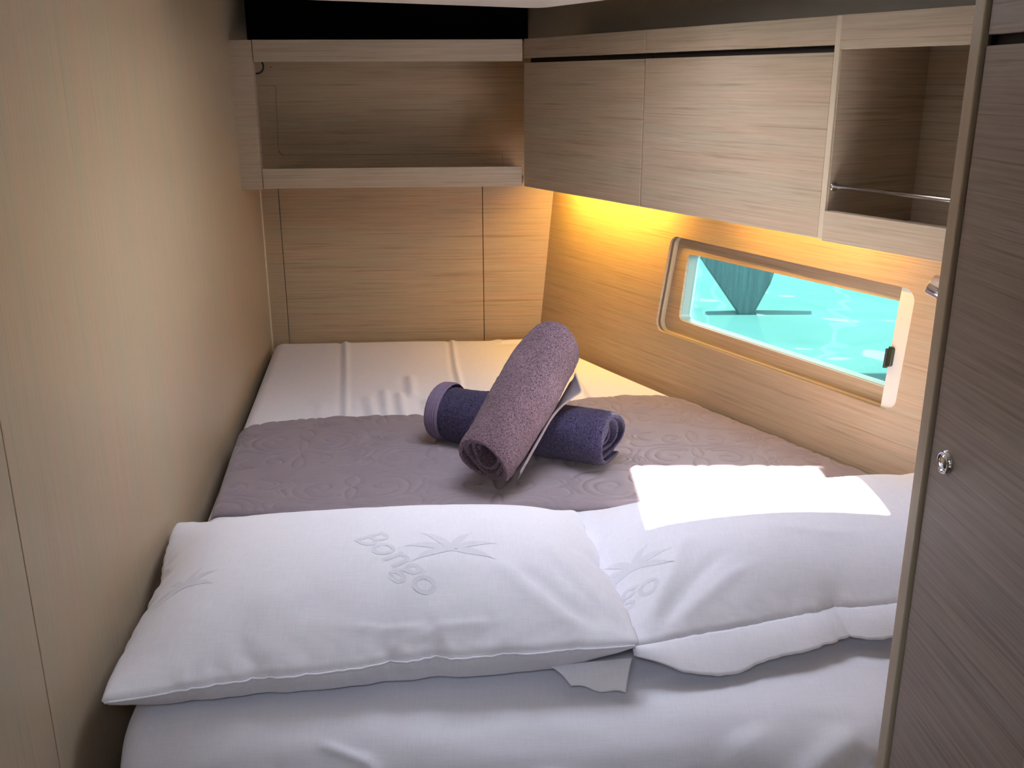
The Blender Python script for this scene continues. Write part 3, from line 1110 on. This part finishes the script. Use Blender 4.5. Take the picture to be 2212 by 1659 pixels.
# flap of the right pillowcase along its near side
t = np.linspace(0, 1, 120)[:, None]
s = np.linspace(0, 1, 14)[None, :]
sel = np.where((np.abs(PFLAT[:, 1] - PD / 2) < 1e-6))[0]
sel = sel[np.argsort(-PFLAT[sel, 0])]
seam = P2[sel]
A = np.stack([np.interp(t[:, 0], np.linspace(0, 1, len(seam)), seam[:, k]) for k in range(3)], -1)[:, None, :]
drop = np.interp(t[:, 0], [0, 0.08, 0.2, 0.32, 0.45, 1], [0.012, 0.048, 0.058, 0.050, 0.046, 0.044])[:, None, None]
Bz = A + drop * np.array([0.30, -0.95, -0.52]) + 0.004 * np.sin(t * 31)[..., None] * np.array([0, 1, 0.3])
Bz[..., 2] = np.maximum(Bz[..., 2], bedfloor(Bz[..., 0], Bz[..., 1]) + 0.004)
FP = A * (1 - s[..., None]) + Bz * s[..., None]
FP[..., 2] += 0.004 * np.sin(np.pi * s) + 0.0025 * np.sin(t * 23) * s
flap = obj('case_flap', grid_mesh('flap', FP), CASE, pil2, smooth=True)
sd = flap.modifiers.new('solid', 'SOLIDIFY'); sd.thickness = 0.0015

# stitched seam along the near side of the left pillow
sel = np.where((np.abs(PFLAT[:, 1] + PD / 2) < 1e-6))[0]
sel = sel[np.argsort(PFLAT[sel, 0])]
_bm = bmesh.new()
tube(_bm, [(*(P1[i] + np.array([0, -0.001, 0.0005])),) for i in sel[1:-1]], 0.0016, 8)
obj('seam', _bm, CASE, pil1, smooth=True)

# tail of the left pillowcase hanging out under the near right corner
t = np.linspace(0, 1, 40)[:, None]; s = np.linspace(0, 1, 16)[None, :]
a0 = np.array([0.05, 1.165, 0.768]); a1 = np.array([0.165, 1.160, 0.785])
b0 = np.array([0.08, 1.135, 0.757]); b1 = np.array([0.152, 1.118, 0.757])
FP = (a0 * (1 - t[..., None]) + a1 * t[..., None]) * (1 - s[..., None]) + (b0 * (1 - t[..., None]) + b1 * t[..., None]) * s[..., None]
FP[..., 2] += 0.005 * np.sin(np.pi * s) + 0.003 * np.sin(t * 9) * s
tail = obj('case_flap', grid_mesh('tail', FP), CASE, pil1, smooth=True)
sd = tail.modifiers.new('solid', 'SOLIDIFY'); sd.thickness = 0.0015


# ------------------------------------------------------------------ rolled towels
def roll(A, Bv, Rr, thick, pitch, turns, seed, squash=0.93, start=0.0, wob=0.006, cone=(0.0, 0.0), nl=110, per=64, direction=1, bulge=0.0):
    A, Bv = Vector(A), Vector(Bv)
    ax_ = (Bv - A)
    Ln = ax_.length
    ax_.normalize()
    side = ax_.cross(Vector((0, 0, 1))).normalized()
    up_ = side.cross(ax_)
    rng = np.random.RandomState(seed)
    nt = int(per * turns)
    th = np.linspace(0, 2 * math.pi * turns, nt)
    l = np.linspace(0, 1, nl)
    TH, LL = np.meshgrid(th, l, indexing='ij')
    ph = start + direction * TH
    rad = Rr - pitch * TH / (2 * math.pi)
    lay = TH / (2 * math.pi)
    # each layer ends a little differently: soft, uneven spiral ends
    e0 = wob * (np.sin(TH * 1.0 + seed) + 0.6 * np.sin(TH * 2.3 + 2)) + cone[0] * lay
    e1 = wob * (np.sin(TH * 1.1 + 4 + seed) + 0.6 * np.sin(TH * 1.9 + 1)) + cone[1] * lay
    along = e0 * (1 - LL) - e1 * LL + LL * Ln
    low_ = 0.0022 * np.sin(ph * 2 + LL * 6 + seed) + 0.0018 * np.sin(ph * 3 - LL * 9) + 0.0015 * np.sin(LL * 14 + ph)
    endr = -0.006 * (np.exp(-LL * Ln / 0.012) + np.exp(-(1 - LL) * Ln / 0.012)) * (lay < 1.0)
    prof_ = 1 + bulge * np.sin(np.pi * LL)

    def surf(off, fuzz):
        r = (rad + off) * prof_ + low_ + endr + fuzz * rng.randn(*TH.shape) * 0.00075
        cx_ = r * np.cos(ph)
        cy_ = r * np.sin(ph) * squash
        Pn = np.zeros(TH.shape + (3,))
        for k in range(3):
            Pn[..., k] = A[k] + ax_[k] * along + side[k] * cx_ + up_[k] * cy_
        return Pn
    outer = surf(0, 1)
    innr = surf(-thick, 0.6)
    Pf = np.concatenate([outer, innr[:, ::-1]], axis=1)          # closed loop along the length direction
    Pf = np.concatenate([Pf, Pf[:, :1]], axis=1)
    return Pf, outer, (A, ax_, side, up_, Ln)


def fur_soften(o):
    md = o.modifiers.new('subdiv', 'SUBSURF')
    md.levels = md.render_levels = 1


T2A, T2B = (-0.160, 2.098, 0.826), (0.216, 1.905, 0.828)
Pn, Po, fr2 = roll(T2A, T2B, 0.069, 0.0095, 0.0125, 4.2, 2, 0.95, start=-2.2, wob=0.008, cone=(0.002, 0.007))
tw2 = obj('rolled_towel', grid_mesh('towel', Pn), NAVY, smooth=True,
          label='dark indigo rolled towel lying flat on the quilt, under the mauve one', cat='towel', group='rolled towels on the bed')
fur_soften(tw2)


def band(P, i0, i1, off, turns_n):
    """strip laid over the outer layer of a roll"""
    S = P[:turns_n, i0:i1].copy()
    return S


def band_on(fr, Rr, l0, l1, name, m, parent, nrib=6, squash=0.95, per=90, seed=2):
    A, ax_, side, up_, Ln = fr
    ph = np.linspace(0, 2 * math.pi, per, endpoint=False)
    l = np.linspace(l0, l1, 40)
    PH, LL = np.meshgrid(ph, l, indexing='ij')
    f = LL / Ln
    r = Rr + 0.0018 + 0.0008 * np.cos((LL - l0) / (l1 - l0) * math.pi * 2 * nrib) + 0.0022 * np.sin(PH * 2 + f * 6 + seed) + 0.0004 * np.sin(PH * 60)
    edge_ = np.minimum(LL - l0, l1 - LL)
    r = r - 0.004 * np.exp(-edge_ / 0.003)
    P_ = np.zeros(PH.shape + (3,))
    for k in range(3):
        P_[..., k] = A[k] + ax_[k] * LL + side[k] * r * np.cos(PH) + up_[k] * r * np.sin(PH) * squash
    return obj(name, grid_mesh(name, P_, close_u=True), m, parent, smooth=True)


band_on(fr2, 0.0685, -0.008, 0.026, 'woven_border', BORDER, tw2).__setitem__('label', 'ribbed mauve border at the left end')

# folded soft end of the indigo towel (lapping folds over the spiral)
ax2 = (Vector(T2B) - Vector(T2A)).normalized()

T1A, T1B = (-0.060, 1.775, 0.824), (0.092, 2.040, 1.000)
Pn, Po, fr1 = roll(T1A, T1B, 0.0690, 0.0085, 0.0115, 3.6, 5, 0.94, start=-0.75, wob=0.007, cone=(0.008, 0.002), bulge=0.03)
tw1 = obj('rolled_towel', grid_mesh('towel', Pn), MAUVE, smooth=True,
          label='mauve rolled towel leaning across the dark indigo one', cat='towel', group='rolled towels on the bed')
fur_soften(tw1)
# its loose outer edge with a pale hem, and the corner that sticks out
A_, ax_, side_, up_, Ln_ = fr1
l = np.linspace(0.02, 0.30, 70)[:, None]
s = np.linspace(0, 1, 18)[None, :]
ph = -0.42 - 0.5 * s
rr = 0.0695 + 0.004 + 0.006 * s + 0.030 * np.clip((l - 0.17) / 0.09, 0, 1) ** 1.5 * (1 - s) * np.clip((0.30 - l) / 0.035, 0, 1)
FPt = np.zeros((70, 18, 3))
for k in range(3):
    FPt[..., k] = A_[k] + ax_[k] * l + side_[k] * rr * np.cos(ph) + up_[k] * rr * np.sin(ph) * 0.94
fl1 = obj('loose_corner', grid_mesh('corner', FPt), HEM, tw1, smooth=True, label='pale grey hemmed edge')
sd = fl1.modifiers.new('solid', 'SOLIDIFY'); sd.thickness = 0.003

# ------------------------------------------------------------------ outside: water, a dark reflection wedge, a mast
WATER = bpy.data.materials.new('harbour_water')
WATER.use_nodes = True
_nt = WATER.node_tree
_nt.nodes.remove(_nt.nodes['Principled BSDF'])
tc = N(WATER, 'ShaderNodeTexCoord')
wv = noise(WATER, tc.outputs['Object'], (0.9, 0.9, 0.9), 3, 0.5, dist=0.6)
_d = N(WATER, 'ShaderNodeBsdfDiffuse')
L(WATER, ramp(WATER, wv, 0.3, (0.016, 0.044, 0.042), 0.7, (0.021, 0.052, 0.050)), _d.inputs['Color'])
_g = N(WATER, 'ShaderNodeBsdfGlossy')
_g.inputs['Roughness'].default_value = 0.03
_b = N(WATER, 'ShaderNodeBump')
_b.inputs['Strength'].default_value = 0.30
_b.inputs['Distance'].default_value = 0.10
L(WATER, noise(WATER, tc.outputs['Object'], (2.4, 2.4, 2), 1, 0.5, dist=0.3), _b.inputs['Height'])
L(WATER, _b.outputs['Normal'], _g.inputs['Normal'])
_x = N(WATER, 'ShaderNodeMixShader')
_x.inputs['Fac'].default_value = 0.08
L(WATER, _d.outputs[0], _x.inputs[1])
L(WATER, _g.outputs[0], _x.inputs[2])
L(WATER, _x.outputs[0], _nt.nodes['Material Output'].inputs['Surface'])
wp = [(KX + NX * 0.42 + DX * t_, KY + NY * 0.42 + DY * t_) for t_ in (-9.0, 9.0)]
wp += [(KX + NX * 40 + DX * 40, KY + NY * 40 + DY * 40), (KX + NX * 60 - DX * 60, KY + NY * 60 - DY * 60)]
_bm = bmesh.new()
a = [_bm.verts.new((x, y, 0.40)) for x, y in wp]
b2 = [_bm.verts.new((x, y, 0.45)) for x, y in wp]
_bm.faces.new(a[::-1]); _bm.faces.new(b2)
for i in range(4):
    _bm.faces.new([a[i], a[(i + 1) % 4], b2[(i + 1) % 4], b2[i]])
obj('water', _bm, WATER, kind='stuff', label='bright turquoise harbour water outside the hull window', cat='water')

WEDGE = mat('dark_teal_reflection', (0.02, 0.06, 0.056), 0.35)  # dark reflection on the water, built as a solid coloured wedge
_v = N(WEDGE, 'ShaderNodeTexCoord').outputs['Object']
_n = noise(WEDGE, _v, (70, 70, 3), 3, 0.6)
_s = noise(WEDGE, _v, (120, 120, 60), 3, 0.7)
_c = ramp(WEDGE, _n, 0.35, (0.014, 0.045, 0.042), 0.65, (0.030, 0.085, 0.080))
_c = mix(WEDGE, ramp(WEDGE, _s, 0.62, (0, 0, 0), 0.72, (0.8,) * 3), _c, (0.06, 0.11, 0.11))
L(WEDGE, _c, WEDGE.node_tree.nodes['Principled BSDF'].inputs['Base Color'])
_bm = bmesh.new()
bp = [(1.118, 0.44), (1.188, 0.44), (1.262, 0.60), (1.290, 0.70), (1.33, 0.86), (0.80, 0.86), (0.885, 0.760)]
fr_ = [_bm.verts.new((x, 4.62, z)) for x, z in bp]
bk_ = [_bm.verts.new((x * 1.017, 4.70, z)) for x, z in bp]
_bm.faces.new(fr_)
_bm.faces.new(bk_[::-1])
for i in range(len(bp)):
    k = (i + 1) % len(bp)
    _bm.faces.new([fr_[i], fr_[k], bk_[k], bk_[i]])
obj('reflection_wedge', _bm, WEDGE, label='dark teal tapering wedge standing in for the reflection of another boat in the water outside', cat='boat', bevel=0.01)
HILL = mat('unseen_dark_ridge', (0.025, 0.05, 0.03), 0.9)  # unseen ridge added so the water mirrors something dark behind the masts
hx = np.linspace(0, 1, 60)
_bm = bmesh.new()
prev = None
for i, q_ in enumerate(hx):
    a_ = R(100 - 120 * q_)
    r0 = 45.0
    h_ = 19 + 3.0 * math.sin(i * 0.35) + 1.5 * math.sin(i * 0.9 + 1)
    cur = [_bm.verts.new((r_ * math.cos(a_), r_ * math.sin(a_), z_)) for r_, z_ in ((r0, 0.46), (r0 + 3, h_ * 0.5), (r0 + 9, h_), (r0 + 22, h_ * 0.9), (r0 + 23, 0.46))]
    if prev:
        for k in range(5):
            _bm.faces.new([prev[k], prev[(k + 1) % 5], cur[(k + 1) % 5], cur[k]])
    prev = cur
obj('unseen_dark_ridge', _bm, HILL, smooth=True, kind='structure')
MAST = mat('white_mast', (0.85, 0.85, 0.85), 0.4)
for x_, y_, r_ in ((4.19, 12.0, 0.045), (2.60, 12.0, 0.03), (2.24, 11.6, 0.03)):
    _bm = bmesh.new()
    tube(_bm, [(x_, y_, 0.44), (x_, y_, 6.0), (x_, y_, 12.0)], [r_, r_, r_ * 0.7], 20)
    for zz in (4.5, 8.5):
        tube(_bm, [(x_ - 0.7, y_, zz), (x_ + 0.7, y_, zz)], 0.018, 8)
    obj('mast', _bm, MAST, smooth=True, label='white mast of a yacht mirrored in the turquoise water', cat='mast', group='masts mirrored in the water')


# ------------------------------------------------------------------ faint woven marks on the pillowcases
from mathutils.bvhtree import BVHTree
MARK = cloth('woven_mark', (0.77, 0.765, 0.815))


def marks(pillow, word, p, ang, size, fronds, name='woven_mark', curve=0.0):
    me = pillow.data
    bvh = BVHTree.FromPolygons([v.co for v in me.vertices], [tuple(f.vertices) for f in me.polygons])
    bm = bmesh.new()
    if word:
        c = bpy.data.curves.new('t', 'FONT')
        c.body = word
        c.size = size
        c.shear = 0.3
        c.offset = 0.0006
        o = bpy.data.objects.new('t', c)
        COL.objects.link(o)
        bpy.context.view_layer.update()
        m = bpy.data.meshes.new_from_object(o.evaluated_get(bpy.context.evaluated_depsgraph_get()))
        bpy.data.objects.remove(o)
        vs = []
        for v in m.vertices:
            x, y = v.co.x, v.co.y
            t_ = ang + curve * x
            cx_, cy_ = (x, 0)
            X_ = p[0] + math.cos(ang) * x - math.sin(t_) * y + (-math.sin(ang)) * curve * x * x / 2
            Y_ = p[1] + math.sin(ang) * x + math.cos(t_) * y + math.cos(ang) * curve * x * x / 2
            vs.append((X_, Y_))
        vv = [bm.verts.new((a[0], a[1], 0)) for a in vs]
        for f in m.polygons:
            try:
                bm.faces.new([vv[i] for i in f.vertices])
            except ValueError:
                pass
    for (fx, fy, a0_, ln, bend, wd) in fronds:
        L_, R_ = [], []
        for k in range(13):
            t_ = k / 12
            a2 = a0_ + bend * t_
            x = fx + ln * t_ * math.cos(a0_ + bend * t_ * 0.5)
            y = fy + ln * t_ * math.sin(a0_ + bend * t_ * 0.5)
            w = wd * math.sin(math.pi * min(0.97, t_ + 0.08)) + 0.0003
            L_.append(bm.verts.new((x - math.sin(a2) * w, y + math.cos(a2) * w, 0)))
            R_.append(bm.verts.new((x + math.sin(a2) * w, y - math.cos(a2) * w, 0)))
        for k in range(12):
            bm.faces.new([L_[k], R_[k], R_[k + 1], L_[k + 1]])
    bmesh.ops.triangulate(bm, faces=bm.faces)
    bmesh.ops.subdivide_edges(bm, edges=bm.edges, cuts=1)
    for v in bm.verts:
        hit = bvh.ray_cast(Vector((v.co.x, v.co.y, 2.0)), Vector((0, 0, -1)))
        v.co.z = (hit[0].z if hit[0] else TOP) + 0.0004
    return obj(name, bm, MARK, pillow, label='faint woven lettering and palm fronds' if word else 'faint woven palm fronds')


def palm(x, y, sc, rot=0.0):
    return [(x, y, rot + a, sc * l, b, sc * 0.10) for a, l, b in ((0.2, 1.0, -0.9), (0.8, 1.05, -0.9), (1.4, 0.9, -0.7), (2.0, 1.0, 0.8), (2.6, 1.05, 0.9), (3.1, 0.9, 1.0))]


marks(pil1, 'Bongo', (-0.240, 1.305), -0.78, 0.062, palm(-0.090, 1.275, 0.066))
marks(pil1, '', (0, 0), 0, 0, palm(-0.480, 1.245, 0.05))
marks(pil2, 'Bongo', (0.055, 1.255), 0.05, 0.062, palm(0.185, 1.325, 0.062))
